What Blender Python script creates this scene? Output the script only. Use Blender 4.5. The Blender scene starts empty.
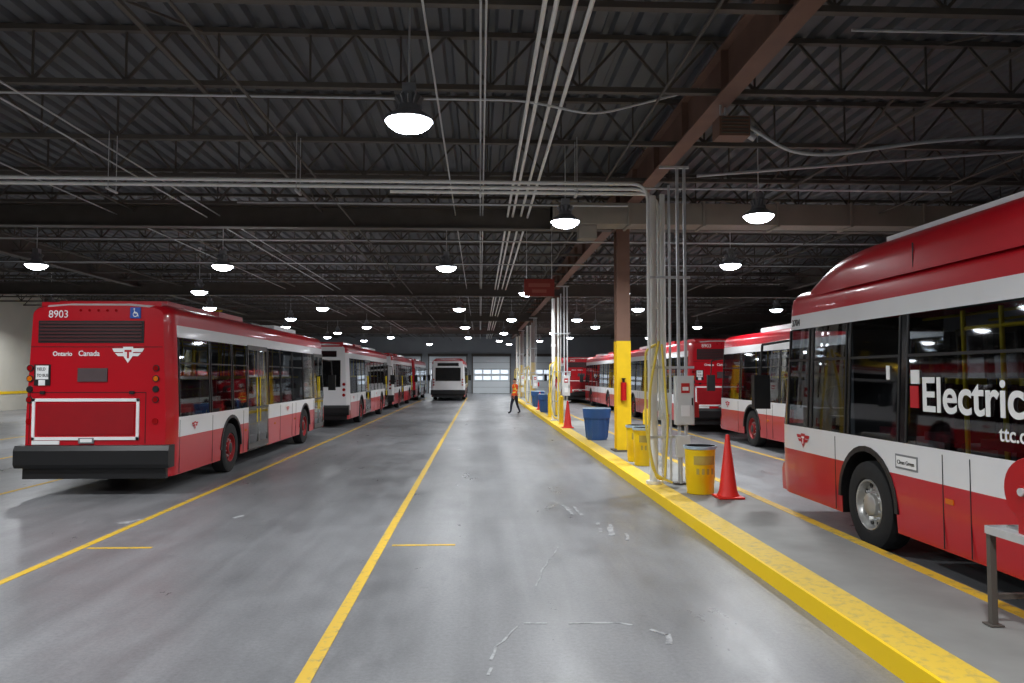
import bpy, math, random, bmesh
from mathutils import Vector, Matrix, Euler
random.seed(7)
S=bpy.context.scene
S.view_settings.view_transform='Standard'
COL=S.collection
R=math.radians
def lin(c): return tuple((x/255)/12.92 if x/255<=.04045 else ((x/255+.055)/1.055)**2.4 for x in c)
MC={}
def M(name,rgb,rough=.5,metal=0.0,var=.12,scale=6.0,bump=0.0,emit=0.0,coat=0.0,stretch=(1,1,1)):
    if name in MC: return MC[name]
    m=bpy.data.materials.new(name); m.use_nodes=True; nt=m.node_tree; N=nt.nodes; L=nt.links
    b=N['Principled BSDF']; c=lin(rgb)
    tc=N.new('ShaderNodeTexCoord'); mp=N.new('ShaderNodeMapping'); mp.inputs['Scale'].default_value=stretch
    nz=N.new('ShaderNodeTexNoise'); nz.inputs['Scale'].default_value=scale; nz.inputs['Detail'].default_value=5
    L.new(tc.outputs['Object'],mp.inputs[0]); L.new(mp.outputs[0],nz.inputs['Vector'])
    mx=N.new('ShaderNodeMix'); mx.data_type='RGBA'
    mx.inputs[6].default_value=tuple(x*(1-var) for x in c)+(1,)
    mx.inputs[7].default_value=tuple(min(1,x*(1+var)) for x in c)+(1,)
    L.new(nz.outputs[0],mx.inputs[0]); L.new(mx.outputs[2],b.inputs['Base Color'])
    b.inputs['Roughness'].default_value=rough; b.inputs['Metallic'].default_value=metal
    if coat: b.inputs['Coat Weight'].default_value=coat; b.inputs['Coat Roughness'].default_value=.06
    if bump:
        bp=N.new('ShaderNodeBump'); bp.inputs['Strength'].default_value=bump; bp.inputs['Distance'].default_value=.02
        L.new(nz.outputs[0],bp.inputs['Height']); L.new(bp.outputs[0],b.inputs['Normal'])
    if emit:
        b.inputs['Emission Color'].default_value=c+(1,); b.inputs['Emission Strength'].default_value=emit
    MC[name]=m; return m
def glassmat(name,tint,refl=.9):
    if name in MC: return MC[name]
    m=bpy.data.materials.new(name); m.use_nodes=True; nt=m.node_tree; N=nt.nodes; L=nt.links
    N.remove(N['Principled BSDF']); out=N['Material Output']
    t=N.new('ShaderNodeBsdfTransparent'); t.inputs[0].default_value=tint+(1,)
    g=N.new('ShaderNodeBsdfGlossy'); g.inputs['Roughness'].default_value=.03; g.inputs['Color'].default_value=(refl,refl,refl,1)
    f=N.new('ShaderNodeFresnel'); f.inputs[0].default_value=1.65
    s=N.new('ShaderNodeMixShader'); L.new(f.outputs[0],s.inputs[0]); L.new(t.outputs[0],s.inputs[1]); L.new(g.outputs[0],s.inputs[2]); L.new(s.outputs[0],out.inputs[0])
    MC[name]=m; return m

class MB:
    def __init__(s): s.v=[]; s.f=[]; s.m=[]; s.mats=[]
    def mi(s,m):
        if m not in s.mats: s.mats.append(m)
        return s.mats.index(m)
    def face(s,pts,m):
        n=len(s.v); s.v+= [tuple(p) for p in pts]; s.f.append(tuple(range(n,n+len(pts)))); s.m.append(s.mi(m))
    def add(s,vs,fs,m):
        n=len(s.v); s.v+=[tuple(p) for p in vs]; k=s.mi(m)
        for f in fs: s.f.append(tuple(i+n for i in f)); s.m.append(k)
    def box(s,x0,x1,y0,y1,z0,z1,m):
        s.add([(x0,y0,z0),(x1,y0,z0),(x1,y1,z0),(x0,y1,z0),(x0,y0,z1),(x1,y0,z1),(x1,y1,z1),(x0,y1,z1)],
              [(0,3,2,1),(4,5,6,7),(0,1,5,4),(1,2,6,5),(2,3,7,6),(3,0,4,7)],m)
    def frame(s,p,q):
        p=Vector(p);q=Vector(q); d=(q-p).normalized()
        a=Vector((0,0,1)) if abs(d.z)<.95 else Vector((0,1,0))
        u=d.cross(a).normalized(); v=u.cross(d).normalized(); return p,q,u,v
    def bar(s,p,q,w,h,m):
        p,q,u,v=s.frame(p,q); w/=2;h/=2
        vs=[c+u*a*w+v*b*h for c in (p,q) for a,b in ((-1,-1),(1,-1),(1,1),(-1,1))]
        s.add(vs,[(0,1,2,3),(7,6,5,4),(0,4,5,1),(1,5,6,2),(2,6,7,3),(3,7,4,0)],m)
    def cyl(s,p,q,r,m,seg=14,r2=None,caps=True):
        p,q,u,v=s.frame(p,q); r2=r if r2 is None else r2
        vs=[];
        for c,rr in ((p,r),(q,r2)):
            for i in range(seg):
                a=2*math.pi*i/seg; vs.append(c+u*math.cos(a)*rr+v*math.sin(a)*rr)
        fs=[(i,(i+1)%seg,seg+(i+1)%seg,seg+i) for i in range(seg)]
        if caps: fs+= [tuple(range(seg-1,-1,-1)),tuple(range(seg,2*seg))]
        s.add(vs,fs,m)
    def lathe(s,prof,m,seg=28,T=None,ms=None):
        T=T or Matrix.Identity(4); n=len(s.v)
        for r,z in prof:
            for i in range(seg):
                a=2*math.pi*i/seg; s.v.append(tuple(T@Vector((r*math.cos(a),r*math.sin(a),z))))
        for j in range(len(prof)-1):
            k=s.mi(ms[j] if ms else m)
            for i in range(seg):
                s.f.append((n+j*seg+i,n+j*seg+(i+1)%seg,n+(j+1)*seg+(i+1)%seg,n+(j+1)*seg+i)); s.m.append(k)
    def sphere(s,c,r,m,seg=16,rings=10,sc=(1,1,1),zmin=-1):
        pr=[]
        for j in range(rings+1):
            a=-math.pi/2+math.pi*j/rings
            if math.sin(a)<zmin: continue
            pr.append((max(.0005,r*math.cos(a)),r*math.sin(a)))
        T=Matrix.Translation(Vector(c))@Matrix.Diagonal((sc[0],sc[1],sc[2],1))
        s.lathe(pr,m,seg,T)
    def mesh(s,name,smooth=None):
        me=bpy.data.meshes.new(name); me.from_pydata(s.v,[],s.f)
        for m in s.mats: me.materials.append(m)
        me.polygons.foreach_set('material_index',s.m)
        if smooth:
            me.polygons.foreach_set('use_smooth',[True]*len(me.polygons))
            me.update(); me.set_sharp_from_angle(angle=R(smooth))
        me.update(); return me
    def obj(s,name,parent=None,loc=(0,0,0),rz=0,smooth=None,bevel=0):
        o=bpy.data.objects.new(name,s.mesh(name,smooth)); COL.objects.link(o); o.location=loc; o.rotation_euler=(0,0,rz)
        if parent: o.parent=parent
        if bevel:
            b=o.modifiers.new('bevel','BEVEL'); b.width=bevel; b.segments=2; b.limit_method='ANGLE'
        return o
def empty(name,loc=(0,0,0),rz=0):
    e=bpy.data.objects.new(name,None); COL.objects.link(e); e.location=loc; e.rotation_euler=(0,0,rz); e.empty_display_size=.2; return e
def fillet(pts,rad,n=6):
    P=[Vector(p) for p in pts]; out=[P[0]]
    for i in range(1,len(P)-1):
        a=(P[i-1]-P[i]); b=(P[i+1]-P[i]); r=min(rad,a.length*.45,b.length*.45); a=P[i]+a.normalized()*r; b=P[i]+b.normalized()*r
        for k in range(n+1):
            t=k/n; out.append(a*(1-t)**2+P[i]*2*t*(1-t)+b*t*t)
    out.append(P[-1]); return out
def tubes(name,lines,r,mat,parent=None,rad=.3):
    cu=bpy.data.curves.new(name,'CURVE'); cu.dimensions='3D'; cu.bevel_depth=r; cu.bevel_resolution=2; cu.use_fill_caps=True
    for pts in lines:
        P=fillet(pts,rad); sp=cu.splines.new('POLY'); sp.points.add(len(P)-1)
        for i,p in enumerate(P): sp.points[i].co=(p.x,p.y,p.z,1)
    cu.materials.append(mat); o=bpy.data.objects.new(name,cu); COL.objects.link(o)
    if parent: o.parent=parent
    return o
def textmesh(body,size,loc,rot,mat,bold=0.0,xs=1.0):
    cu=bpy.data.curves.new('t','FONT'); cu.body=body; cu.size=size; cu.extrude=.002; cu.offset=bold
    o=bpy.data.objects.new('t',cu); COL.objects.link(o)
    dg=bpy.context.evaluated_depsgraph_get(); dg.update()
    me=bpy.data.meshes.new_from_object(o.evaluated_get(dg)); bpy.data.objects.remove(o)
    me.transform(Matrix.Translation(Vector(loc))@Euler([R(a) for a in rot]).to_matrix().to_4x4()@Matrix.Diagonal((xs,1,1,1)))
    me.materials.clear(); me.materials.append(mat); me.name='lettering'; return me

# ---------------- materials
RED=M('bus_red_paint',(186,8,28),.3,0,.06,2,coat=.4)
WHITE=M('bus_white_paint',(226,226,228),.32,0,.05,3,coat=.25)
BLK=M('black_trim',(22,22,24),.45,0,.2,8)
BLKG=M('black_gloss',(14,14,16),.15,0,.1,4)
RUB=M('tire_rubber',(26,26,27),.85,0,.25,14,bump=.2)
ALU=M('aluminium_rim',(200,200,198),.35,.8,.12,9)
REDRIM=M('red_rim',(150,28,32),.5,.1,.3,12)
GLASS=glassmat('tinted_glass',(.46,.49,.51))
LETW=M('white_vinyl',(240,240,240),.5,0,.02)
LETR=M('red_vinyl',(190,20,35),.45,0,.02)
BLUEV=M('blue_vinyl',(30,80,170),.5)
TAIL=M('tail_lens_red',(150,10,15),.15)
AMB=M('amber_lens',(210,110,20),.2)
GREYP=M('grey_plate',(120,122,125),.5)
INTG=M('bus_interior_grey',(110,112,116),.6)
SEAT=M('seat_fabric',(90,30,44),.8,0,.3,20)
YPOLE=M('yellow_pole',(255,216,20),.4)
DOORF=M('door_frame_grey',(90,90,88),.4,.4)

STEEL=M('joist_steel_paint',(88,82,76),.7,.1,.3,3)
BROWN=M('girder_brown_primer',(118,88,74),.7,0,.3,2)
DECK=M('roof_deck_metal',(94,96,100),.6,.2,.3,.6)
DUCT=M('beam_beige_paint',(134,126,114),.7,0,.25,1.5)
GALV=M('galvanized_conduit',(196,198,200),.42,.3,.15,10)
WPIPE=M('white_painted_pipe',(232,232,228),.45,0,.1,5)
YEL=M('safety_yellow_paint',(240,198,12),.6,0,.15,5)
CONC=M('island_concrete',(138,138,135),.65,0,.35,1.8,bump=.15)
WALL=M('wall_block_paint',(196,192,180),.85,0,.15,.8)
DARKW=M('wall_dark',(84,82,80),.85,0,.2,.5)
FARW=M('wall_far_paint',(150,154,158),.85,0,.2,.5)

def worn(name,rgb,under,thr=.42,scale=7):
    m=bpy.data.materials.new(name); m.use_nodes=True; N=m.node_tree.nodes; L=m.node_tree.links; b=N['Principled BSDF']
    tc=N.new('ShaderNodeTexCoord'); n=N.new('ShaderNodeTexNoise'); n.inputs['Scale'].default_value=scale; n.inputs['Detail'].default_value=8; n.inputs['Roughness'].default_value=.7
    r=N.new('ShaderNodeValToRGB'); r.color_ramp.elements[0].position=thr-.08; r.color_ramp.elements[1].position=thr+.06
    r.color_ramp.elements[0].color=lin(under)+(1,); r.color_ramp.elements[1].color=lin(rgb)+(1,)
    L.new(tc.outputs['Object'],n.inputs['Vector']); L.new(n.outputs[0],r.inputs[0]); L.new(r.outputs[0],b.inputs['Base Color']); b.inputs['Roughness'].default_value=.6
    return m
YLINE=worn('floor_line_yellow',(214,174,44),(158,140,86),.42,9)
YCURB=worn('curb_face_yellow',(255,212,0),(226,182,10),.33,5)
YTOP=worn('curb_top_yellow',(228,192,64),(198,170,84),.44,12)
WLINE=worn('floor_mark_white',(172,173,175),(132,133,135),.5,9)

def floormat():
    m=bpy.data.materials.new('floor_concrete'); m.use_nodes=True; N=m.node_tree.nodes; L=m.node_tree.links; b=N['Principled BSDF']
    tc=N.new('ShaderNodeTexCoord')
    def noise(sc,st,det=6,ro=.6):
        mp=N.new('ShaderNodeMapping'); mp.inputs['Scale'].default_value=st; n=N.new('ShaderNodeTexNoise')
        n.inputs['Scale'].default_value=sc; n.inputs['Detail'].default_value=det; n.inputs['Roughness'].default_value=ro
        L.new(tc.outputs['Object'],mp.inputs[0]); L.new(mp.outputs[0],n.inputs['Vector']); return n
    def ramp(src,p0,p1,c0,c1):
        r=N.new('ShaderNodeValToRGB'); e=r.color_ramp.elements; e[0].position=p0;e[1].position=p1;e[0].color=c0;e[1].color=c1
        L.new(src,r.inputs[0]); return r.outputs[0]
    def mul(a,bb,f=1):
        x=N.new('ShaderNodeMix'); x.data_type='RGBA'; x.blend_type='MULTIPLY'; x.inputs[0].default_value=f; L.new(a,x.inputs[6]); L.new(bb,x.inputs[7]); return x.outputs[2]
    g=lambda v:(v,v,v*1.01,1)
    n1=noise(.4,(1,.35,1),8,.65); base=ramp(n1.outputs[0],.3,.7,lin((122,123,124))+(1,),lin((152,152,152))+(1,))
    n2=noise(1.3,(1,.45,1),10,.75); c=mul(base,ramp(n2.outputs[0],.34,.62,g(.8),g(1.0)))
    n3=noise(1.3,(2.2,.07,1),5); c=mul(c,ramp(n3.outputs[0],.36,.6,g(.82),g(1.0)))
    n4=noise(30,(1,1,1),6,.8); c=mul(c,ramp(n4.outputs[0],.3,.62,g(.66),g(1.0)))
    n5=noise(5,(1,.8,1),6,.6); c=mul(c,ramp(n5.outputs[0],.25,.35,g(.72),g(1.0)))
    br=N.new('ShaderNodeTexBrick'); br.offset=0; br.inputs['Scale'].default_value=1; br.inputs['Brick Width'].default_value=7.2; br.inputs['Row Height'].default_value=6.1
    br.inputs['Mortar Size'].default_value=.012; br.inputs['Color1'].default_value=(1,1,1,1); br.inputs['Color2'].default_value=(.97,.97,.97,1); br.inputs['Mortar'].default_value=(.8,.8,.8,1)
    mp=N.new('ShaderNodeMapping'); mp.inputs['Location'].default_value=(1.1,2.2,0); L.new(tc.outputs['Object'],mp.inputs[0]); L.new(mp.outputs[0],br.inputs['Vector'])
    c=mul(c,br.outputs[0])
    L.new(c,b.inputs['Base Color'])
    rr=N.new('ShaderNodeMapRange'); rr.inputs[1].default_value=.34; rr.inputs[2].default_value=.66; rr.inputs[3].default_value=.26; rr.inputs[4].default_value=.48; L.new(n2.outputs[0],rr.inputs[0]); L.new(rr.outputs[0],b.inputs['Roughness'])
    bp=N.new('ShaderNodeBump'); bp.inputs['Strength'].default_value=.15; bp.inputs['Distance'].default_value=.008; L.new(n4.outputs[0],bp.inputs['Height']); L.new(bp.outputs[0],b.inputs['Normal'])
    return m
XL,XR,YB,YF=-26.0,24.0,-12.0,80.0
mb=MB(); mb.box(XL,XR,YB,YF,-.3,0,floormat()); mb.obj('floor')

# ---------------- room shell
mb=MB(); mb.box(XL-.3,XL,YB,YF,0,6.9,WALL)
for y in range(-8,80,9): mb.box(XL,XL+.25,y,y+.3,0,6.7,BROWN)
mb.box(XL,XL+.03,YB,YF,.9,1.05,YEL); mb.obj('wall_left')
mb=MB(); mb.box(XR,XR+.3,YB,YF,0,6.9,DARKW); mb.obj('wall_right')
mb=MB(); mb.box(XL,XR,YB-.3,YB,0,6.9,WALL); mb.obj('wall_rear')
mb=MB(); mb.box(XL,XR,YF,YF+.3,0,6.9,FARW); mb.obj('wall_far')
DOORW=M('overhead_door_white',(232,238,242),.5,0,.05,1)
PANE=M('door_window_daylight',(225,238,255),.3,emit=1.1)
k=0
for x in (-13,-8.2,-3.4,1.2,5.8):
    k+=1; mb=MB(); x0,x1=x-1.95,x+1.95; y=YF-.01
    for r in range(6):
        z0=.02+r*.65; mb.box(x0,x1,y-.1,y-.02,z0,z0+.62,DOORW)
        if r in(2,3):
            for c in range(4): mb.box(x0+.2+c*.92,x0+.95+c*.92,y-.12,y-.1,z0+.12,z0+.5,PANE)
    mb.box(x0-.1,x0,y-.15,y,0,4.05,STEEL); mb.box(x1,x1+.1,y-.15,y,0,4.05,STEEL); mb.box(x0-.15,x1+.15,y-.15,y,3.95,4.2,STEEL)
    mb.obj('door_%d'%k)
mb=MB(); prof=[]; x=XL
while x<XR:
    prof+=[(x,6.72),(x+.16,6.72),(x+.2,6.8),(x+.28,6.8)]; x+=.32
vs=[];n=len(prof)
for y in (YB,YF):
    vs+=[(px,y,pz) for px,pz in prof]
mb.add(vs,[(i,i+1,n+i+1,n+i) for i in range(n-1)],DECK)
mb.box(XL,XR,YB,YF,6.95,7.05,DECK); mb.obj('ceiling')

mb=MB(); y=-9.0
JY=[]
while y<79: JY.append(y); y+=2.4
for y in [v+.1 for v in JY]:
    for z,h in ((6.66,.07),(5.92,.07)):
        mb.box(XL+.05,XR-.05,y-.05,y+.05,z-h/2,z+h/2,STEEL)
    x=XL+.1; up=False; st=.62
    while x+st<=XR:
        a=(x,y,6.65 if up else 5.95); b=(x+st,y,5.95 if up else 6.65); mb.bar(a,b,.035,.035,STEEL)
        if up: mb.bar((x+st,y,5.93),(x+st,y,6.65),.025,.025,STEEL)
        up=not up; x+=st
mb.obj('roof_joists')
mb=MB()
for x in (-22,-17.5,-13.1,-8.2,-3.8,6.5,10.2,15,20):
    mb.box(x-.03,x+.03,YB+.2,YF-.3,5.84,5.885,STEEL)
    for i in range(len(JY)-1):
        mb.bar((x,JY[i]+.1,5.9 if i%2 else 6.65),(x,JY[i+1]+.1,6.65 if i%2 else 5.9),.03,.03,STEEL)
mb.obj('joist_bridging')
def ibeam(mb,p,q,w,h,m,t=.03):
    p=Vector(p);q=Vector(q)
    mb.bar(p+Vector((0,0,h/2)),q+Vector((0,0,h/2)),w,t,m); mb.bar(p-Vector((0,0,h/2)),q-Vector((0,0,h/2)),w,t,m)
    mb.bar(p,q,t,h,m)
CX=3.4
mb=MB(); ibeam(mb,(CX,YB,6.1),(CX,YF,6.1),.27,.62,BROWN)
for y in range(-10,78,2): mb.box(CX-.12,CX+.12,y-.01,y+.01,5.8,6.4,BROWN)
mb.obj('roof_girder')
mb=MB(); 
for x in (-15.0,14.0): ibeam(mb,(x,YB,6.1),(x,YF,6.1),.3,.6,STEEL)
mb.obj('roof_girder')
for Y in (18.1,33.6,49,64.6):
    mb=MB(); ibeam(mb,(XL+.05,Y,5.72),(XR-.05,Y,5.72),.3,.5,STEEL)
    mb.box(XL+.05,XR-.05,Y-.02,Y+.02,5.5,5.95,STEEL)
    mb.obj('roof_girder')
mb=MB(); mb.box(1.6,23.5,16.5,17.1,5.3,5.78,DUCT); 
for i in range(14): mb.box(1.6+i*1.68,1.66+i*1.68,16.46,17.14,5.26,5.82,DUCT)
mb.box(2.2,2.6,16.6,17.0,5.0,5.3,DUCT)
mb.obj('air_duct',bevel=.01)

# ---------------- island
IX0,IX1,IZ=2.7,4.15,.15
mb=MB(); IY0,IY1=-8,62
mb.box(IX0+.004,IX1-.004,IY0,IY1,0,IZ,CONC)
mb.box(IX0,IX0+.03,IY0,IY1,0,IZ+.003,YCURB)
mb.box(IX0+.03,IX0+.34,IY0,IY1,IZ-.01,IZ+.004,YTOP)
mb.box(IX1-.13,IX1,IY0,IY1,0.0,IZ+.004,YLINE)
mb.obj('curb_island',bevel=0)
IZ=.155

def line(name,x0,x1,y0,y1,m=YLINE,z=.004):
    mb=MB(); mb.box(x0,x1,y0,y1,.0,z,m); return mb.obj(name)
line('lane_line',-1.17,-1.07,-6,64); line('lane_line',-4.54,-4.45,-6,64); line('lane_line',-7.88,-7.79,-6,64)
line('lane_line',-11.2,-11.1,-6,64); line('lane_line',6.9,7.0,-6,64); line('lane_line',-14.5,-14.4,-6,64)
line('stop_tick',-1.0,-.28,8.74,8.8); line('stop_tick',-4.4,-3.7,8.74,8.8); line('stop_tick',-7.6,-6.9,8.74,8.8)
mb=MB()
def stroke(pts,w):
    for a,b in zip(pts[:-1],pts[1:]):
        k=max(2,int((Vector(b)-Vector(a)).length/.12)); prev=None
        for i in range(k+1):
            t=i/k; c=(a[0]+(b[0]-a[0])*t+random.uniform(-.012,.012),a[1]+(b[1]-a[1])*t+random.uniform(-.02,.02),.002)
            if prev and random.random()>.08: mb.bar(prev,c,w*random.uniform(.5,1.1),.004,WLINE)
            prev=c
stroke([(.35,6.02),(.7,6.0),(1.05,5.98),(1.2,5.93)],.045)
stroke([(1.2,5.93),(1.42,5.7),(1.38,5.5)],.045)
stroke([(0.05,5.0),(.12,5.5),(.3,5.95)],.022); stroke([(.5,6.9),(.62,7.6),(.9,8.6)],.015)
stroke([(-4.7,10.2),(-4.55,10.5)],.14); stroke([(-3.4,10.4),(-3.3,10.7)],.08)
stroke([(1.3,10.6),(1.25,11.4)],.06); stroke([(1.42,10.5),(1.4,11.2)],.04); stroke([(1.6,9.2),(1.7,9.9)],.07); stroke([(1.75,8.9),(1.8,9.3)],.05); stroke([(1.5,9.4),(1.55,10)],.05)
mb.obj('floor_scuff_marks')

def column(Y):
    e=empty('steel_column',(CX,Y,IZ)); mb=MB()
    def seg(z0,z1,m,g=0):
        mb.box(-.16-g,.16+g,-.17-g,-.15,z0,z1,m); mb.box(-.16-g,.16+g,.15,.17+g,z0,z1,m); mb.box(-.015,.015,-.15,.15,z0,z1,m)
    seg(0,2.6,YEL,.01); seg(2.6,5.31 ,BROWN)
    mb.box(-.25,.25,-.25,.25,0,.03,STEEL); mb.box(-.2,.2,-.22,.22,5.27,5.3,BROWN)
    mb.obj('shaft',e)
    mb=MB(); mb.cyl((-.02,-.24,1.2),(-.02,-.24,1.62),.07,M('extinguisher_red',(190,20,24),.3),16); mb.cyl((-.02,-.24,1.62),(-.02,-.24,1.7),.03,BLK,10); mb.box(-.06,.02,-.3,-.2,1.69,1.72,BLK); mb.obj('fire_extinguisher',e,smooth=40)
for Y in (17.9,33.4,48.8,61.5): column(Y)

# ---------------- high-bay lamps
LAMPH=M('lamp_housing',(150,152,156),.45,.6); LENS=M('lamp_lens',(240,246,255),.3,emit=24)
mb=MB()
mb.lathe([(.02,.34),(.10,.34),(.11,.2),(.13,.17),(.14,.12),(.28,.02),(.298,-.02),(.288,-.02)],LAMPH,28)
mb.box(-.08,.08,-.08,.08,.3,.44,LAMPH)
for i in range(12):
    a=i*math.pi/6; mb.bar((.09*math.cos(a),.09*math.sin(a),.26),(.15*math.cos(a),.15*math.sin(a),.22),.012,.12,LAMPH)
lamp_me=mb.mesh('housing',40)
mb=MB(); mb.lathe([(.0005,-.15),(.1,-.143),(.19,-.115),(.25,-.07),(.29,-.015)],LENS,28); lens_me=mb.mesh('lens',60)
mb=MB(); mb.cyl((0,0,.44),(0,0,1.64),.012,GALV,8); mb.box(-.05,.05,-.05,.05,1.58,1.64,GALV); stem_me=mb.mesh('stem')
def lamp(x,y,z=5.05,p=180):
    e=empty('high_bay_lamp',(x,y,z))
    for n,me in (('housing',lamp_me),('lens',lens_me),('stem',stem_me)):
        o=bpy.data.objects.new(n,me); COL.objects.link(o); o.parent=e
    ld=bpy.data.lights.new('lamp_beam','AREA'); ld.shape='DISK'; ld.size=.46; ld.energy=p; ld.color=(.95,.98,1.0); ld.spread=R(160)
    lo=bpy.data.objects.new('lamp_beam',ld); COL.objects.link(lo); lo.parent=e; lo.location=(0,0,-.16)
P=[(-.87,9.1),(1.71,15.0),(5.4,14.3),(7.03,20.8)]
P+=[(x,y) for y in (21.6,35.2,48.8,62) for x in (-19.6,-12.45,-7.3,-.97)]
P+=[(x,y) for y in (28.3,41.8,55.5,68) for x in (-10.4,1.75,5.4)]
P+=[(x,y) for y in (35,48,62) for x in (7.4,14)]
P+=[(13.5,20),(12.5,7),(-7.45,8.8),(-13.6,8.8),(-4.2,-4.5),(2.0,2.6),(-10.5,2),(3.0,-5),(-4.6,3.4)]  # lamps beside and behind the camera are added, out of view, to light the foreground
P+=[(-23.2,41),(-5,75),(2.9,75)]  # extra lamps, added to brighten the left wall and the far doors
for x,y in P: lamp(x,y)

# ---------------- conduits
tubes('overhead_conduit_bundle',[[(x,YB+.1,z),(x,YF-.3,z)] for x,z in ((.66,5.78),(.78,5.78),(.98,5.8),(1.14,5.76))],.028,WPIPE)
tubes('overhead_conduit_bundle',[[(x,YB+.1,z),(x,YF-.3,z)] for x,z in ((-.6,5.8),(0.0,5.8),(.06,5.8),(-6.5,5.7),(-6.2,5.74),(-8.6,5.75))],.014,GALV)
tubes('sprinkler_pipe',[[(-3.0,YB+.1,5.55),(-3.0,YF-.3,5.55)],[(2.5,YB+.1,5.82),(2.5,YF-.3,5.82)],[(9,YB+.1,5.6),(9,YF-.3,5.6)]],.02,STEEL)
cross=[]
for i,(px,zz,yy) in enumerate(((2.78,5.12,12.3),(2.88,5.06,12.42),(3.0,5.0,12.5))):
    cross.append([(-14 if i<2 else -1.5,yy,zz),(px,yy,zz),(px,yy,1.2)])
tubes('cross_conduit_run',cross,.028,WPIPE,rad=.28)
tubes('cross_conduit_run',[[(-14,13.9,5.45),(9,13.9,5.45)],[(-5,15.6,5.5),(CX-.3,15.6,5.5)],[(-20,20.5,5.6),(12,20.5,5.6)],[(-20,24.8,5.6),(14,24.8,5.6)]],.02,GALV)
tubes('cross_conduit_run',[[(3.75,10.3,5.45),(4.3,10.2,5.05),(4.8,10.1,4.98),(6.2,9.9,5.15),(10,9.6,5.3)],[(3.7,12.6,5.35),(10,12.6,5.9)]],.026,GALV,rad=.5)
tubes('cross_conduit_run',[[(4.2,8.2,5.85),(12,8.2,5.85)],[(-9,10.4,5.8),(.6,10.4,5.8),(1.6,10.4,5.6),(3.1,10.4,6.0)]],.018,GALV)
mb=MB()
for x in (-12,-9,-6,-3,0,1.6):
    mb.box(x-.02,x+.02,12.25,12.6,4.94,4.97,GALV); mb.cyl((x,12.3,4.95),(x,12.3,5.9),.007,GALV,6); mb.cyl((x,12.57,4.95),(x,12.57,5.9),.007,GALV,6)
mb.obj('conduit_hangers')

BOXG=M('electrical_box_grey',(214,216,216),.5,.1)
HOSE=M('hose_yellow',(230,204,84),.6); DRED=M('sign_red',(190,30,30),.5)
def service(Y,full=True):
    e=empty('service_utility_post',(0,Y,IZ)); mb=MB()
    mb.cyl((2.88,0,0),(2.88,0,4.8),.07,WPIPE,18); mb.cyl((3.08,.1,0),(3.08,.1,4.85),.045,WPIPE)
    mb.cyl((2.88,0,1.2),(2.88,0,1.35),.09,WPIPE,18); mb.cyl((2.88,0,2.9),(2.88,0,3.0),.09,WPIPE,18); mb.cyl((2.88,0,.0),(2.88,0,.05),.13,WPIPE,18)
    for x in (3.3,3.42): mb.box(x-.022,x+.022,-.06,-.02,0,5.3,GALV)
    mb.box(3.0,3.5,-.07,-.02,5.26,5.3,GALV); mb.box(2.8,3.55,-.08,-.04,1.9,1.94,GALV); mb.box(2.8,3.55,-.08,-.04,.75,.79,GALV)
    mb.box(2.8,3.5,-.08,-.04,3.4,3.44,GALV)
    mb.cyl((3.18,.05,0),(3.18,.05,5.0),.022,GALV)
    mb.box(3.2,3.52,-.12,.1,0,.02,STEEL)
    mb.obj('pipes_and_frame',e,smooth=35)
    mb=MB()
    mb.box(3.2,3.5,-.24,-.08,.98,1.78,BOXG); mb.box(3.22,3.48,-.255,-.24,1.0,1.76,BOXG); mb.box(3.45,3.47,-.275,-.255,1.3,1.42,BLK)
    mb.box(3.28,3.42,-.262,-.255,1.5,1.66,DRED); mb.box(3.3,3.4,-.266,-.262,1.54,1.6,LETW); mb.box(3.28,3.42,-.262,-.255,1.12,1.3,LETW)
    mb.box(3.22,3.44,-.2,-.08,.45,.8,BOXG); mb.box(3.0,3.14,-.16,-.06,1.15,1.5,BOXG)
    mb.cyl((3.3,-.14,.02),(3.3,-.14,.45),.025,GALV,10); mb.cyl((3.38,-.14,.8),(3.38,-.14,.98),.025,GALV,10)
    mb.box(3.52,3.6,-.16,-.04,1.1,1.35,DRED); mb.obj('breaker_box',e,bevel=.006)
    tubes('hose',[[(2.95,-.12,2.35),(2.78,-.2,1.6),(2.74,-.25,.6),(2.86,-.3,.12),(3.0,-.25,.1),(3.08,-.18,1.0),(3.0,-.12,2.3)],[(2.9,-.14,2.3),(2.72,-.16,2.2),(2.7,-.2,1.0),(2.8,-.3,.2),(3.1,-.35,.06)]],.02,HOSE,e,rad=.25)
    return e
for Y in (12.45,29.5,46,59): service(Y)

YB1=M('barrel_yellow',(244,204,12),.4,0,.08,4); BLUEB=M('bin_blue',(52,92,150),.45,0,.1,4); BAG=M('bin_liner',(170,190,205),.35,0,.2,12)
def barrel(x,y,h=.72,r=.23):
    e=empty('yellow_barrel',(x,y,IZ)); mb=MB()
    mb.lathe([(.001,0),(r*.86,0),(r*.88,.02),(r*.93,h*.32),(r*.95,h*.33),(r*.96,h*.7),(r,h*.93),(r*1.08,h*.94),(r*1.08,h),(r*1.0,h),(r*.9,h*.5),(.001,h*.45)],YB1,32,ms=[YB1,YB1,YB1,YB1,YB1,YB1,BAG,BAG,BAG,BLK,BLK]); mb.obj('drum',e,smooth=40)
    mb=MB()
    LB=M('label_grey_on_yellow',(186,164,80),.5)
    for i in range(9):
        a0=R(-130+i*10);a1=R(-130+(i+1)*10);rr=r*.985
        mb.face([(rr*math.cos(a),rr*math.sin(a),z) for a,z in ((a0,h*.62),(a1,h*.62),(a1,h*.8),(a0,h*.8))],LB)
        if i%2: mb.face([(rr*math.cos(a),rr*math.sin(a),z) for a,z in ((a0,h*.42),(a1,h*.42),(a1,h*.54),(a0,h*.54))],LB)
    mb.obj('label',e)
barrel(3.36,11.45); barrel(3.28,15.0,.75,.22); barrel(3.28,15.7,.75,.22)
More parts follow.
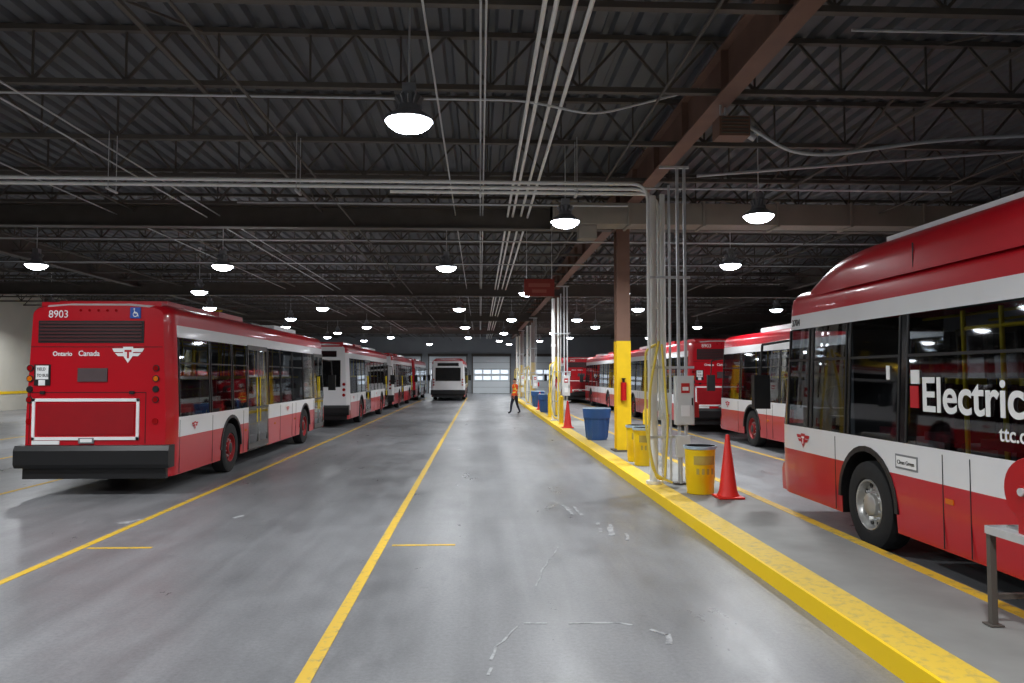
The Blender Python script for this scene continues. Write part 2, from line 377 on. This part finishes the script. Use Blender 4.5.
ORG=M('cone_orange_red',(234,44,34),.5,0,.08,5)
def cone(x,y,z=None,h=.92):
    z=IZ if z is None else z
    e=empty('traffic_cone',(x,y,z)); mb=MB(); mb.box(-.19,.19,-.19,.19,0,.03,ORG); mb.obj('base',e,bevel=.01)
    mb=MB(); mb.lathe([(.16,.03),(.15,.06),(.13,.1),(.03,h-.02),(.02,h),(.001,h)],ORG,28); mb.obj('body',e,smooth=40)
cone(3.64,11.0); cone(2.98,25.6); cone(3.9,20.2,None,.8); cone(3.1,39)
def bluebin(x,y):
    e=empty('blue_recycling_bin',(x,y,IZ)); mb=MB()
    mb.lathe([(.001,0),(.27,0),(.29,.04),(.33,.6),(.36,.82),(.38,.84)],BLUEB,24); mb.lathe([(.375,.6),(.385,.7),(.4,.86),(.37,.88),(.33,.8),(.001,.7)],BAG,24,ms=[BLUEB,BLUEB,BAG,BAG,BLK])
    for i in range(12):
        a=i*math.pi/6; mb.bar((.29*math.cos(a),.29*math.sin(a),.05),(.345*math.cos(a),.345*math.sin(a),.6),.03,.02,BLUEB)
    mb.obj('tub',e,smooth=40)
bluebin(3.26,21.0); bluebin(3.2,36.5); bluebin(3.3,43)
def ybollard(x,y):
    e=empty('bollard',(x,y,IZ)); mb=MB(); mb.lathe([(.001,0),(.13,0),(.13,.02),(.08,.03),(.08,.95),(.06,1.02),(.001,1.04)],YEL,18); mb.obj('post',e,smooth=40)
ybollard(2.98,27.6); ybollard(3.0,32.4); ybollard(3.75,16.9)

mb=MB(); mb.box(-.42,.42,-.03,.03,-.24,.24,M('hanging_sign_red',(140,46,36),.6)); mb.box(-.3,.3,-.035,-.03,.02,.12,M('sign_letter_tan',(160,84,70),.6)); mb.box(-.2,.2,-.035,-.03,-.14,-.05,MC['sign_letter_tan'])
mb.cyl((-.35,0,.24),(-.35,0,1.6),.008,GALV,6); mb.cyl((.35,0,.24),(.35,0,1.6),.008,GALV,6); mb.obj('hanging_sign',loc=(1.64,20.8,4.37))
e=empty('unit_heater',(3.55,10.4,5.42)); mb=MB(); mb.box(-.22,.22,-.16,.16,-.13,.15,BROWN)
for i in range(5): mb.box(-.19,.19,-.18,-.16,-.1+i*.05,-.08+i*.05,STEEL)
mb.cyl((-.15,0,.15),(-.15,0,.37),.015,GALV,8); mb.cyl((-.05,.1,.15),(-.05,.1,.37),.015,GALV,8); mb.cyl((.22,0,-.05),(.34,0,-.12),.05,GALV,12); mb.obj('cabinet',e,bevel=.01)
mb=MB(); mb.box(-25.4,-17,50,50.3,4.4,4.8,YEL); mb.box(-17.3,-17,49.9,50.4,3.6,6.7,YEL); mb.box(-24,-23.7,50,50.3,4.8,6.7,YEL); mb.box(-21,-19.4,49.8,50.5,3.9,4.5,YEL); mb.obj('crane_rail')

# hose reel stand
e=empty('hose_reel_stand',(3.93,5.05,IZ)); e.scale=(1,1,.93); mb=MB()
for x,y in ((-.24,-.3),(.24,-.3),(-.24,.3),(.24,.3)): mb.box(x-.022,x+.022,y-.022,y+.022,0,.74,STEEL)
for y in (-.3,.3): mb.box(-.27,.27,y-.025,y+.025,.7,.76,GALV); mb.box(-.24,.24,y-.02,y+.02,.2,.24,STEEL)
for x in (-.25,.25): mb.box(x-.025,x+.025,-.3,.3,.7,.76,GALV)
for x in (-.2,-.1,0,.1,.2): mb.box(x-.03,x+.03,-.3,.3,.745,.76,GALV)
for x,y in ((-.24,-.3),(.24,-.3),(-.24,.3),(.24,.3)): mb.box(x-.05,x+.05,y-.05,y+.05,0,.01,STEEL)
mb.obj('steel_frame',e)
mb=MB(); REELR=M('reel_red',(170,16,22),.35)
T=Matrix.Translation((-.03,-.02,1.07))@Matrix.Rotation(R(90),4,'Y')
mb.lathe([(.03,-.16),(.24,-.16),(.25,-.145),(.24,-.13),(.1,-.12),(.1,.12),(.24,.13),(.25,.145),(.24,.16),(.03,.16)],REELR,28,T)
mb.lathe([(.105,-.11),(.18,-.1),(.19,-.05),(.18,0),(.19,.05),(.18,.1),(.105,.11)],BLK,28,T)
mb.box(-.23,-.2,-.07,.03,.76,1.11,REELR); mb.box(.14,.17,-.07,.03,.76,1.11,REELR); mb.cyl((-.25,-.02,1.07),(.19,-.02,1.07),.03,GALV); mb.obj('reel',e,smooth=40)

# ---------------- buses
L_=12.2; WD=1.275; ZT=.3
def lathewheel(rimkind):
    mb=MB(); T=Matrix.Rotation(R(90),4,'Y')
    rm=ALU if rimkind=='alu' else REDRIM
    mb.lathe([(.29,-.14),(.44,-.14),(.48,-.12),(.49,-.08),(.49,.08),(.48,.12),(.44,.14),(.36,.145),(.30,.14),(.285,.12)],RUB,40,T)
    mb.lathe([(.285,.12),(.275,.135),(.262,.13),(.25,.07),(.235,.05),(.2,.055),(.13,.075),(.125,.12),(.1,.135),(.001,.138)],rm,40,T,ms=[ALU if rimkind=='alu' else rm]*2+[rm]*3+[rm]*3+[BLK if rimkind!='alu' else rm])
    mb.lathe([(.285,-.13),(.001,-.13)],BLK,24,T)
    for i in range(10):
        a=2*math.pi*i/10
        mb.cyl((.05,.215*math.cos(a),.215*math.sin(a)),(.066,.215*math.cos(a),.215*math.sin(a)),.027,BLK,10)
        a+=math.pi/10; mb.cyl((.06,.165*math.cos(a),.165*math.sin(a)),(.1,.165*math.cos(a),.165*math.sin(a)),.014,GALV,6)
    return mb.mesh('wheel',35)
WH={'alu':lathewheel('alu'),'red':lathewheel('red')}
TH=.045
def bus_parts(kind):
    ra,fa=kind['ra'],kind['fa']; AR=.6; AZ=.5
    rw=[(.35,1.75),(1.85,3.0),(3.1,4.0),(5.7,6.7),(6.8,7.9),(8.0,9.1),(9.2,10.4)]
    lw=kind.get('lw') or [(.35,1.75),(1.85,3.2),(3.3,4.6),(4.7,6.0),(6.1,7.4),(7.5,8.8),(8.9,10.2),(10.35,11.85)]
    doors=[(4.1,5.6),(10.6,11.85)]
    ys={0,.04,.1,.18,.3,L_-.6,L_-.45,L_-.3,L_-.18,L_-.1,L_-.04,L_}
    for a,b in rw+lw+doors: ys|={a,b}
    for c in (ra,fa):
        ys|={c-AR-.001,c+AR+.001}
        for i in range(15): ys.add(round(c+AR*math.cos(math.pi*i/14),4))
    ys=sorted(ys)
    def zb(y):
        for c in (ra,fa):
            if abs(y-c)<=AR+.0005: return max(ZT+.2,AZ+math.sqrt(max(0,AR*AR-(y-c)**2)))
        return ZT
    LV=[0,.62,.92,1.25,2.15,2.58,2.78,2.93]
    def half(y):
        d=min(y,L_-y); t=max(0,1-d/.3); w=WD-.1*t*t; z0=zb(y); pts=[]
        for i,l in enumerate(LV):
            z=max(l,z0+.002*i); pts.append((w-TH*max(0,z-1.25)-(.02 if i==0 else 0),z))
        xs=pts[-1][0]; dr=.07*t*t
        for a in (22.5,45,67.5,90): pts.append((xs-.24+.24*math.cos(R(a)),2.93+(.19-dr)*math.sin(R(a))))
        pts.append((.5,3.15-dr)); 
        fs=max(0,(y-(L_-.6))/.6)
        return [(x,y-(max(0,z-1.2)*.13*fs),z) for x,z in pts]
    mb=MB(); H=[half(y) for y in ys]; nh=len(H[0]); 
    def inr(y,rs): return any(a-.001<=y<=b+.001 for a,b in rs)
    for j in range(len(ys)-1):
        ym=(ys[j]+ys[j+1])/2
        for side in (1,-1):
            for i in range(nh-1):
                a,b,c,d=H[j][i],H[j+1][i],H[j+1][i+1],H[j][i+1]
                q=[(side*p[0],p[1],p[2]) for p in (a,b,c,d)]
                if side<0: q=q[::-1]
                if side>0 and inr(ym,doors) and i<5: m=GLASS if i>0 else BLKG
                elif i<2: m=RED
                elif i==2: m=WHITE
                elif i in(3,4):
                    if ym<.3: m=kind['rear']
                    else: m=GLASS if inr(ym,rw if side>0 else lw) else BLKG
                elif i==5: m=WHITE if ym>.3 else kind['rear']
                elif i<nh-2: m=RED
                else: m=WHITE
                if ym<.3 and i in (1,2) : m=kind['rear']
                mb.face(q,m)
        a,b=H[j][0],H[j+1][0]; mb.face([(-a[0],a[1],a[2]),(-b[0],b[1],b[2]),(b[0],b[1],b[2]),(a[0],a[1],a[2])],BLK)
        a,b=H[j][-1],H[j+1][-1]; mb.face([(a[0],a[1],a[2]),(b[0],b[1],b[2]),(-b[0],b[1],b[2]),(-a[0],a[1],a[2])],WHITE)
    for jj,fr in ((0,False),(len(ys)-1,True)):
        for i in range(nh-1):
            a,b=H[jj][i],H[jj][i+1]; q=[(-a[0],a[1],a[2]),(a[0],a[1],a[2]),(b[0],b[1],b[2]),(-b[0],b[1],b[2])]
            if fr: q=q[::-1]; m=RED if i<2 else WHITE if i==2 else GLASS if i in(3,4) else BLKG if i==5 else RED
            else: m=kind['rear']
            mb.face(q,m)
    me=mb.mesh('body')
    bm=bmesh.new(); bm.from_mesh(me); bmesh.ops.remove_doubles(bm,verts=bm.verts,dist=.0004); bmesh.ops.recalc_face_normals(bm,faces=bm.faces); 
    for f in bm.faces: f.smooth=True
    bm.to_mesh(me); bm.free(); me.set_sharp_from_angle(angle=R(28)); 
    parts=[('body',me,None,0)]
    t=MB()
    prof=[(-.1,.46),(-.14,.52),(-.14,.74),(-.1,.82),(.12,.82),(.12,.46)]
    xs=[-1.29,1.29]; n=len(prof)
    t.add([(x,y,z) for x in xs for y,z in prof],[tuple(range(n))[::-1],tuple(range(n,2*n))]+[(i,(i+1)%n,n+(i+1)%n,n+i) for i in range(n)],BLK)
    t.box(-1.2,1.2,-.02,.1,.28,.46,BLK)
    prof=[(-.05,.3),(-.07,.4),(-.07,.6),(-.02,.68),(.12,.68),(.12,.3)]; xs=[-1.2,1.2]
    t.add([(x,L_-y,z) for x in xs for y,z in prof],[tuple(range(n)),tuple(range(n,2*n))[::-1]]+[(n+i,n+(i+1)%n,(i+1)%n,i) for i in range(n)],RED)
    for sd in (1,-1): t.box(sd*.98-.12,sd*.98+.12,L_-.02,L_+.03,.75,.88,LETW)
    xo=lambda z: WD-TH*max(0,z-1.25)
    for sd,ws in ((1,rw),(-1,lw)):
        for a,b in ws:
            x=sd*xo(2.15); t.box(min(x-.012,x+.012),max(x-.012,x+.012),a,b,2.135,2.165,BLK)
            for y in (a,b): t.bar((sd*(WD+.0),y,1.26),(sd*xo(2.57),y,2.57),.02,.03,BLK)
    for c in (ra,fa):
        for sd in (1,-1):
            for i in range(16):
                a0=math.pi*i/16;a1=math.pi*(i+1)/16
                pin=[(c+AR*.98*math.cos(a),AZ+AR*.98*math.sin(a)) for a in (a0,a1)]; po=[(c+(AR+.05)*math.cos(a),AZ+(AR+.05)*math.sin(a)) for a in (a1,a0)]
                q=pin+po; x0=sd*(WD-.05);x1=sd*(WD+.012)
                t.add([(x,y,z) for x in (x0,x1) for y,z in q],[(0,1,2,3),(7,6,5,4),(0,4,5,1),(1,5,6,2),(2,6,7,3),(3,7,4,0)],BLK)
    for a,b in doors:
        mid=(a+b)/2; x0,x1=WD-.03,WD+.012; dx=xo(2.6)-WD
        for y0,y1 in ((a,a+.05),(b-.05,b),(mid-.05,mid-.008),(mid+.008,mid+.05)): t.bar(((x0+x1)/2,(y0+y1)/2,.36),((x0+x1)/2+dx,(y0+y1)/2,2.6),y1-y0,.045,DOORF)
        t.box(x0,x1,a,b,.34,.46,DOORF); t.box(x0+dx,x1+dx,a,b,2.5,2.6,DOORF); t.box(x0,x1,a,b,1.2,1.25,DOORF)
        t.cyl((x1-.01,mid-.12,.9),(x1-.03,mid-.12,1.9),.015,YPOLE,8); t.cyl((x1-.01,mid+.12,.9),(x1-.03,mid+.12,1.9),.015,YPOLE,8)
    for y in (.35,1.9,3.75,5.65,6.7,7.9,8.3,10.45):
        if abs(y-ra)>AR+.1 and abs(y-fa)>AR+.1:
            for sd in (1,-1): t.box(sd*WD-.004,sd*WD+.004,y-.006,y+.006,.32,1.2,BLK)
    for sd in (1,-1):
        for y in (3.9,6.2,8.2): t.box(sd*(WD+.003)-.005,sd*(WD+.003)+.005,y-.06,y+.06,.75,.8,AMB)
    for sd in (1,-1):
        t.cyl((sd*1.15,L_-.15,2.45),(sd*1.42,L_+.2,2.4),.02,BLK,8); t.cyl((sd*1.42,L_+.2,2.4),(sd*1.46,L_+.2,1.9),.02,BLK,8)
        t.box(sd*1.46-.12,sd*1.46+.12,L_+.12,L_+.24,1.45,1.95,BLK)
    if kind['rear'] is RED:
        Y=-.012
        t.box(-1.0,.78,Y,.02,2.47,2.83,BLK)
        for i in range(6): t.box(-.97,.75,Y-.015,Y,2.5+i*.055,2.53+i*.055,M('grille_dark_red',(70,14,20),.5))
        t.box(-.32,.18,Y-.01,.02,1.84,2.06,M('rear_sensor_panel',(84,70,72),.4))
        for x0,x1,z0,z1 in ((-1.07,.73,1.52,1.57),(-1.07,.73,.9,.95),(-1.07,-1.02,.9,1.57),(.68,.73,.9,1.57)): t.box(x0,x1,Y-.008,.02,z0,z1,LETW)
        t.box(-.985,.645,Y-.004,.02,.985,1.485,M('rear_panel_red',(150,8,22),.4))
        t.box(-1.05,-.78,Y-.006,.02,1.78,2.12,BLK); t.box(-1.02,-.81,Y-.01,.02,1.88,2.1,LETW); t.box(-.97,-.86,Y-.014,.02,1.78,1.87,LETW)
        t.box(-.28,-.02,Y-.012,.02,.845,.935,GREYP); t.box(-.25,-.05,Y-.014,.02,.865,.92,LETW); t.box(-1.06,-.6,Y-.01,.02,.83,.89,LETW)
        t.box(.54,.72,Y-.004,.02,2.87,3.05,BLUEV)
        T=Matrix.Translation((.63,Y-.006,2.935))@Matrix.Rotation(R(90),4,'X')
        t.lathe([(.042,0),(.03,0)],LETW,16,T); t.bar((.615,Y-.006,3.0),(.62,Y-.006,2.95),.014,.004,LETW); t.bar((.62,Y-.006,2.955),(.665,Y-.006,2.955),.004,.013,LETW); t.bar((.665,Y-.006,2.955),(.68,Y-.006,2.9),.013,.004,LETW); t.cyl((.612,Y,3.022),(.612,Y-.007,3.022),.013,LETW,10)
        for x in (-1.12,1.0):
            for z in (1.55,1.72,1.89,2.06): 
                m={1.55:TAIL,1.72:BLK,1.89:AMB,2.06:TAIL}[z]; t.cyl((x,.02,z),(x,-.02,z),.055,BLK,16); t.cyl((x,-.02,z),(x,-.026,z),.042,m,16)
            t.cyl((x,.02,1.2),(x,-.02,1.2),.05,TAIL,16)
        t.box(-1.12,.84,Y+.006,.0,1.66,1.672,BLK); t.box(-1.12,-1.108,Y+.006,0,.84,1.67,BLK); t.box(.828,.84,Y+.006,0,.84,1.67,BLK); t.box(-1.12,1.1,Y+.006,0,2.4,2.41,BLK)
        for x in (-.9,.6): t.box(x-.04,x+.04,Y-.02,0,1.64,1.69,BLK)
        for x in (-.3,-.15,0,.15,.3): t.cyl((x,.05,3.0),(x,-.01,3.0),.022,TAIL,10)
    else:
        t.box(-.95,.95,-.02,.05,1.5,2.5,BLKG)
        for x in (-1.08,1.08):
            for z in (1.2,1.4,1.6): t.cyl((x,.02,z),(x,-.03,z),.06,TAIL,16)
        t.box(-.8,.8,-.015,.05,2.62,2.85,BLKG); t.box(-1.0,1.0,-.012,.03,3.0,3.06,RED)
    if kind.get('electric'):
        st=[(.15,0),(.2,.8),(.4,1)]+[(9.9,1),(10.3,.95),(10.6,.86),(10.9,.7),(11.2,.48),(11.5,.22),(11.75,0.02)]
        pf=[(1.225,3.0),(1.215,3.2),(1.19,3.33),(1.13,3.42),(1.0,3.47)]
        def rg(y,s):
            r=[(x-(1-s)*.12,y,3.0+(z-3.0)*s) for x,z in pf]; return r+[(-x,yy,z) for x,yy,z in r[::-1]]
        rr=[rg(y,s) for y,s in st]; n=10; sh=MB()
        for a,b in zip(rr[:-1],rr[1:]):
            for i in range(n-1): sh.face([a[i],b[i],b[i+1],a[i+1]],WHITE if i==4 else RED)
        me=sh.mesh('roof_shroud'); bm=bmesh.new(); bm.from_mesh(me); bmesh.ops.remove_doubles(bm,verts=bm.verts,dist=.0005); bmesh.ops.recalc_face_normals(bm,faces=bm.faces)
        for f in bm.faces: f.smooth=True
        bm.to_mesh(me); bm.free(); me.set_sharp_from_angle(angle=R(40)); parts.append(('roof_shroud',me,None,0))
        for sd in (1,-1): t.bar((sd*1.08,.5,3.46),(sd*1.08,9.5,3.46),.04,.05,WHITE); 
        for y in (2.2,4.4,6.6,8.8):
            for sd in (1,-1): t.box(sd*1.218-.006,sd*1.218+.006,y-.006,y+.006,3.05,3.3,BLK)
        for y in (7.6,8.12): t.cyl((-1.14,y,1.2),(-1.12,y+.06,2.55),.022,YPOLE,10)
        t.cyl((-1.12,8.14,2.38),(-1.12,6.2,2.38),.02,YPOLE,10)
    else:
        t.box(-.95,.95,.5,2.6,3.1,3.2,RED); t.box(-1.02,1.02,.1,.45,3.05,3.14,RED)
        t.box(-1.0,1.0,2.9,4.4,3.08,3.22,RED); t.box(-.7,.7,6,6.7,3.12,3.22,GREYP); t.box(-.9,.9,7.3,9.6,3.12,3.24,WHITE)
    parts.append(('trim',t.mesh('trim'),None,.006))
    t=MB(); t.box(-1.2,1.2,.2,L_-.25,1.1,1.14,INTG) ; t.box(-1.1,1.1,.25,.3,1.1,2.9,INTG); t.box(-.95,.95,.4,L_-.6,2.86,2.9,INTG)
    y=.7
    while y<9.6:
        for sd in (1,-1):
            if sd>0 and 3.7<y<5.7: continue
            for cx in (sd*.96,sd*.53):
                t.box(cx-.2,cx+.2,y,y+.42,1.3,1.38,SEAT); t.box(cx-.2,cx+.2,y-.06,y,1.35,1.86,SEAT); t.box(cx-.14,cx+.14,y-.05,y-.01,1.86,1.92,YPOLE); t.box(cx-.03,cx+.03,y+.1,y+.2,1.1,1.3,BLK)
        t.cyl((.32,y,1.1),(.32,y,2.88),.018,YPOLE,8)
        if int(y*10)%2==0: t.cyl((-.32,y+.3,1.1),(-.32,y+.3,2.88),.02,YPOLE,8)
        if not kind.get('electric'): t.cyl((-1.08,y+.3,1.2),(-1.08,y+.3,2.86),.02,YPOLE,8)
        y+=.85
    for sd in (1,-1): t.cyl((sd*.4,.6,2.6),(sd*.4,10,2.6),.016,YPOLE,8)
    t.box(-1.1,-.5,10.3,10.4,1.1,2.5,INTG); t.box(-1.05,-.6,10.6,11.1,1.3,1.42,BLK); t.box(-1.05,-.6,10.5,10.6,1.4,2.1,BLK)
    t.box(-1.1,-.2,11.3,11.75,1.1,1.5,BLK); t.lathe([(.2,-.015),(.22,0),(.2,.015)],BLK,20,Matrix.Translation((-.8,11.25,1.62))@Matrix.Rotation(R(60),4,'X'))
    parts.append(('interior',t.mesh('interior'),None,0))
    for c in (ra,fa):
        for sd in (1,-1):
            parts.append(('wheel',WH[kind['rim']],((sd*1.12,c,.49),0 if sd>0 else math.pi),0))
    t=MB()
    for c in (ra,fa): t.cyl((-1.05,c,.49),(1.05,c,.49),.09,BLK,12)
    t.box(-.9,.9,.3,2.0,.35,.7,BLK)
    parts.append(('axles',t.mesh('axles'),None,0))
    def logo(x,y,z,s,axis,m,m2):
        t=MB(); 
        shp=[[(-.32,.12),(-.1,.12),(-.1,.05),(-.28,.05)],[(.32,.12),(.1,.12),(.1,.05),(.28,.05)],[(-.26,.03),(-.1,.03),(-.08,-.03),(-.2,-.03)],[(.26,.03),(.1,.03),(.08,-.03),(.2,-.03)],[(-.1,.15),(.1,.15),(.1,-.02),(0,-.16),(-.1,-.02)]]
        def tr(u,v,o):
            u*=s;v*=s
            if axis=='rear': return (x+u,y-o,z+v)
            if axis=='left': return (x-o,y-u,z+v)
            return (x+o,y+u,z+v)
        for sh in shp: t.face([tr(u,v,.004) for u,v in sh],m)
        t.face([tr(u,v,.006) for u,v in ((-.07,.09),(.07,.09),(.07,.05),(-.07,.05))],m2); t.face([tr(u,v,.006) for u,v in ((-.02,.05),(.02,.05),(.02,-.07),(-.02,-.07))],m2)
        return t.mesh('logo')
    if kind['rear'] is RED:
        parts.append(('lettering',textmesh('8903',.17,(-.84,-.008,2.88),(90,0,0),LETW),None,0))
        parts.append(('lettering',textmesh('Ontario',.1,(-.75,-.008,2.26),(90,0,0),LETW,.002),None,0))
        parts.append(('lettering',textmesh('Canada',.12,(-.32,-.008,2.26),(90,0,0),LETW,.002),None,0))
        parts.append(('logo',logo(.52,-.008,2.28,.85,'rear',LETW,RED),None,0))
        for s,z in (('YIELD',2.02),('TO BUS',1.92)): parts.append(('lettering',textmesh(s,.07,(-1.0,-.025,z),(90,0,0),BLK,xs=.8),None,0))
    parts.append(('logo',logo(WD+.006,1.0,1.07,.45,'right',LETR,LETW),None,0))
    parts.append(('logo',logo(WD+.006,7.4,1.07,.45,'right',LETR,LETW),None,0))
    parts.append(('logo',logo(-WD-.006,11.35,1.07,.62,'left',LETR,LETW),None,0))
    if kind.get('electric'):
        lt=(90,0,-90); xw=-WD-.004
        parts.append(('lettering',textmesh('Electric',.47,(xw+.006,8.62,1.6),lt,LETW,.008),None,0))
        parts.append(('lettering',textmesh('ttc.ca/electric',.18,(xw-.002,7.5,1.4),lt,LETW,.002),None,0))
        parts.append(('lettering',textmesh('3704',.13,(-xo(2.66)-.006,11.8,2.63),lt,BLK),None,0))
        t=MB(); t.box(xw-.002,xw+.004,8.7,9.1,.98,1.13,GREYP); t.box(xw-.004,xw-.001,8.72,9.08,1.0,1.11,LETW)
        t.box(xw+.01,xw+.02,8.68,8.82,1.62,1.84,LETR); t.box(xw+.02,xw+.03,8.68,8.82,1.86,2.0,LETW)
        t.box(xw+.02,xw+.03,9.22,9.28,1.9,2.05,LETW)
        parts.append(('decals',t.mesh('decals'),None,0))
        parts.append(('lettering',textmesh('Clean Green',.06,(xw-.006,9.06,1.03),lt,BLK),None,0))
    return parts
def place_bus(parts,xc,yr,rz=0,sx=1):
    e=empty('city_bus',(xc,yr,0),rz); e.scale=(sx,1,1)
    for n,me,tr,bv in parts:
        o=bpy.data.objects.new(n,me); COL.objects.link(o); o.parent=e
        if tr: o.location=tr[0]; o.rotation_euler=(0,0,tr[1])
        if bv:
            b=o.modifiers.new('bevel','BEVEL'); b.width=bv; b.segments=1; b.limit_method='ANGLE'
    return e
A=bus_parts(dict(rear=RED,ra=3.0,fa=9.4,rim='red'))
B=bus_parts(dict(rear=WHITE,ra=3.0,fa=9.4,rim='red'))
C=bus_parts(dict(rear=RED,ra=3.3,fa=9.72,rim='alu',electric=True,lw=[(.35,1.75),(1.85,3.4),(3.5,5.1),(5.2,6.9),(7.0,8.9),(9.05,10.1),(10.2,11.1),(11.22,11.85)]))
place_bus(A,-5.0-WD*.94,12.5,0,.94)
place_bus(B,-6.15,28.4); place_bus(B,-6.1,42.5); place_bus(A,-6.1,56.5)
place_bus(B,-2.4,57.0)
place_bus(C,4.35+WD,-1.34)
place_bus(B,7.42+WD,11.0); place_bus(A,7.05+WD,25.2); place_bus(B,7.05+WD,38.4); place_bus(A,5.8+WD,52)
place_bus(A,11.2+WD,24); place_bus(B,11.2+WD,37.5)

# ---------------- worker
SKIN=M('skin',(196,140,112),.6); HAIR=M('hair_dark',(40,30,26),.8); VEST=M('vest_orange',(250,84,16),.7); STR=M('vest_stripe',(230,235,90),.5); PANT=M('trousers_navy',(34,38,54),.85); BOOT=M('boots_black',(24,22,22),.6)
def worker(x,y,rz,stride=.12):
    e=empty('worker',(x,y,0),rz)
    V=[(0,0,.95),(0,0,1.12),(0,-.01,1.3),(0,0,1.42),(0,0,1.5),(0,.01,1.57)]
    Rr=[(.15,.11),(.14,.1),(.17,.115),(.13,.09),(.06,.06),(.055,.055)]
    E=[(0,1),(1,2),(2,3),(3,4),(4,5)]
    hands=[]
    for sd in (1,-1):
        n=len(V); f=sd*stride
        V+=[(sd*.19,0,1.42),(sd*.25,-.02+f*-.5,1.14),(sd*.25,.1-f*.6,.92),(sd*.25,.13-f*.7,.85)]; Rr+=[(.068,.068),(.048,.048),(.034,.034),(.036,.02)]
        E+=[(3,n),(n,n+1),(n+1,n+2),(n+2,n+3)]; hands.append((sd,V[-1]))
        n=len(V); V+=[(sd*.1,0,.88),(sd*.105,f*.7+.04,.5),(sd*.11,f*1.6-.02,.1),(sd*.12,f*1.6+.13,.045)]; Rr+=[(.1,.105),(.065,.068),(.045,.05),(.045,.035)]
        E+=[(0,n),(n,n+1),(n+1,n+2),(n+2,n+3)]
    me=bpy.data.meshes.new('figure'); me.from_pydata(V,E,[]); o=bpy.data.objects.new('figure',me); COL.objects.link(o)
    o.modifiers.new('skin','SKIN'); sl=o.data.skin_vertices[0].data
    for i,r in enumerate(Rr): sl[i].radius=r; sl[i].use_root=(i==0)
    s=o.modifiers.new('sub','SUBSURF'); s.levels=2; s.render_levels=2
    dg=bpy.context.evaluated_depsgraph_get(); dg.update(); me2=bpy.data.meshes.new_from_object(o.evaluated_get(dg)); bpy.data.objects.remove(o)
    me2.materials.clear()
    for m in (SKIN,VEST,STR,PANT,BOOT): me2.materials.append(m)
    for p in me2.polygons:
        c=p.center; ax=abs(c.x); p.use_smooth=True
        if c.z>1.49: k=0
        elif c.z<.12: k=4
        elif ax>.2 and c.z<.93: k=0
        elif c.z>.9:
            k=1
            if ax<.2 and (1.04<c.z<1.09 or 1.22<c.z<1.27): k=2
            if ax<.2 and 1.27<c.z<1.45 and .08<ax<.12: k=2
            if ax>.2 and 1.18<c.z<1.22: k=2
        else: k=3
        p.material_index=k
    o=bpy.data.objects.new('body',me2); COL.objects.link(o); o.parent=e
    mb=MB(); mb.sphere((0,.015,1.645),.092,SKIN,20,14,(.86,1.0,1.22)); mb.sphere((0,.005,1.665),.096,HAIR,20,14,(.88,1.0,1.18),zmin=.15); mb.sphere((0,-.03,1.65),.09,HAIR,16,10,(.85,.8,1.0))
    mb.cyl((0,.1,1.655),(0,.125,1.63),.008,SKIN,8,.016); mb.bar((-.025,.1,1.6),(.025,.1,1.6),.01,.008,DRED)
    for sd in (1,-1):
        mb.sphere((sd*.032,.093,1.66),.011,LETW,8,6); mb.sphere((sd*.032,.102,1.66),.006,BLK,8,6); mb.sphere((sd*.08,.01,1.645),.022,SKIN,8,6,(.4,.8,1.2)); mb.bar((sd*.018,.1,1.678),(sd*.048,.094,1.678),.008,.006,HAIR)
    mb.obj('head',e,smooth=60)
    mb=MB()
    for sd,(hx,hy,hz) in hands:
        for i,l in enumerate((.062,.072,.068,.052)):
            yy=hy-.03+i*.02; a=Vector((hx,yy,hz-.02)); b=a+Vector((-sd*.004,.006,-l*.6)); c=b+Vector((-sd*.018,.004,-l*.45)); mb.cyl(a,b,.0095,SKIN,8,.009); mb.cyl(b,c,.009,SKIN,8,.007)
        a=Vector((hx-sd*.01,hy+.03,hz+.02)); b=a+Vector((-sd*.012,.03,-.03)); c=b+Vector((-sd*.008,.006,-.028)); mb.cyl(a,b,.011,SKIN,8,.01); mb.cyl(b,c,.01,SKIN,8,.008)
    mb.obj('fingers',e,smooth=60)
worker(1.76,38.0,R(120),.13)

# ---------------- world and camera
w=bpy.data.worlds.new('world'); S.world=w; w.use_nodes=True; w.node_tree.nodes['Background'].inputs[0].default_value=(.5,.55,.6,1); w.node_tree.nodes['Background'].inputs[1].default_value=.05
cd=bpy.data.cameras.new('camera'); cd.lens=26.5; cd.sensor_width=36; cd.clip_end=300
co=bpy.data.objects.new('camera',cd); COL.objects.link(co); co.location=(0,0,1.95); co.rotation_euler=(R(90+2.54),0,R(-2.43)); S.camera=co
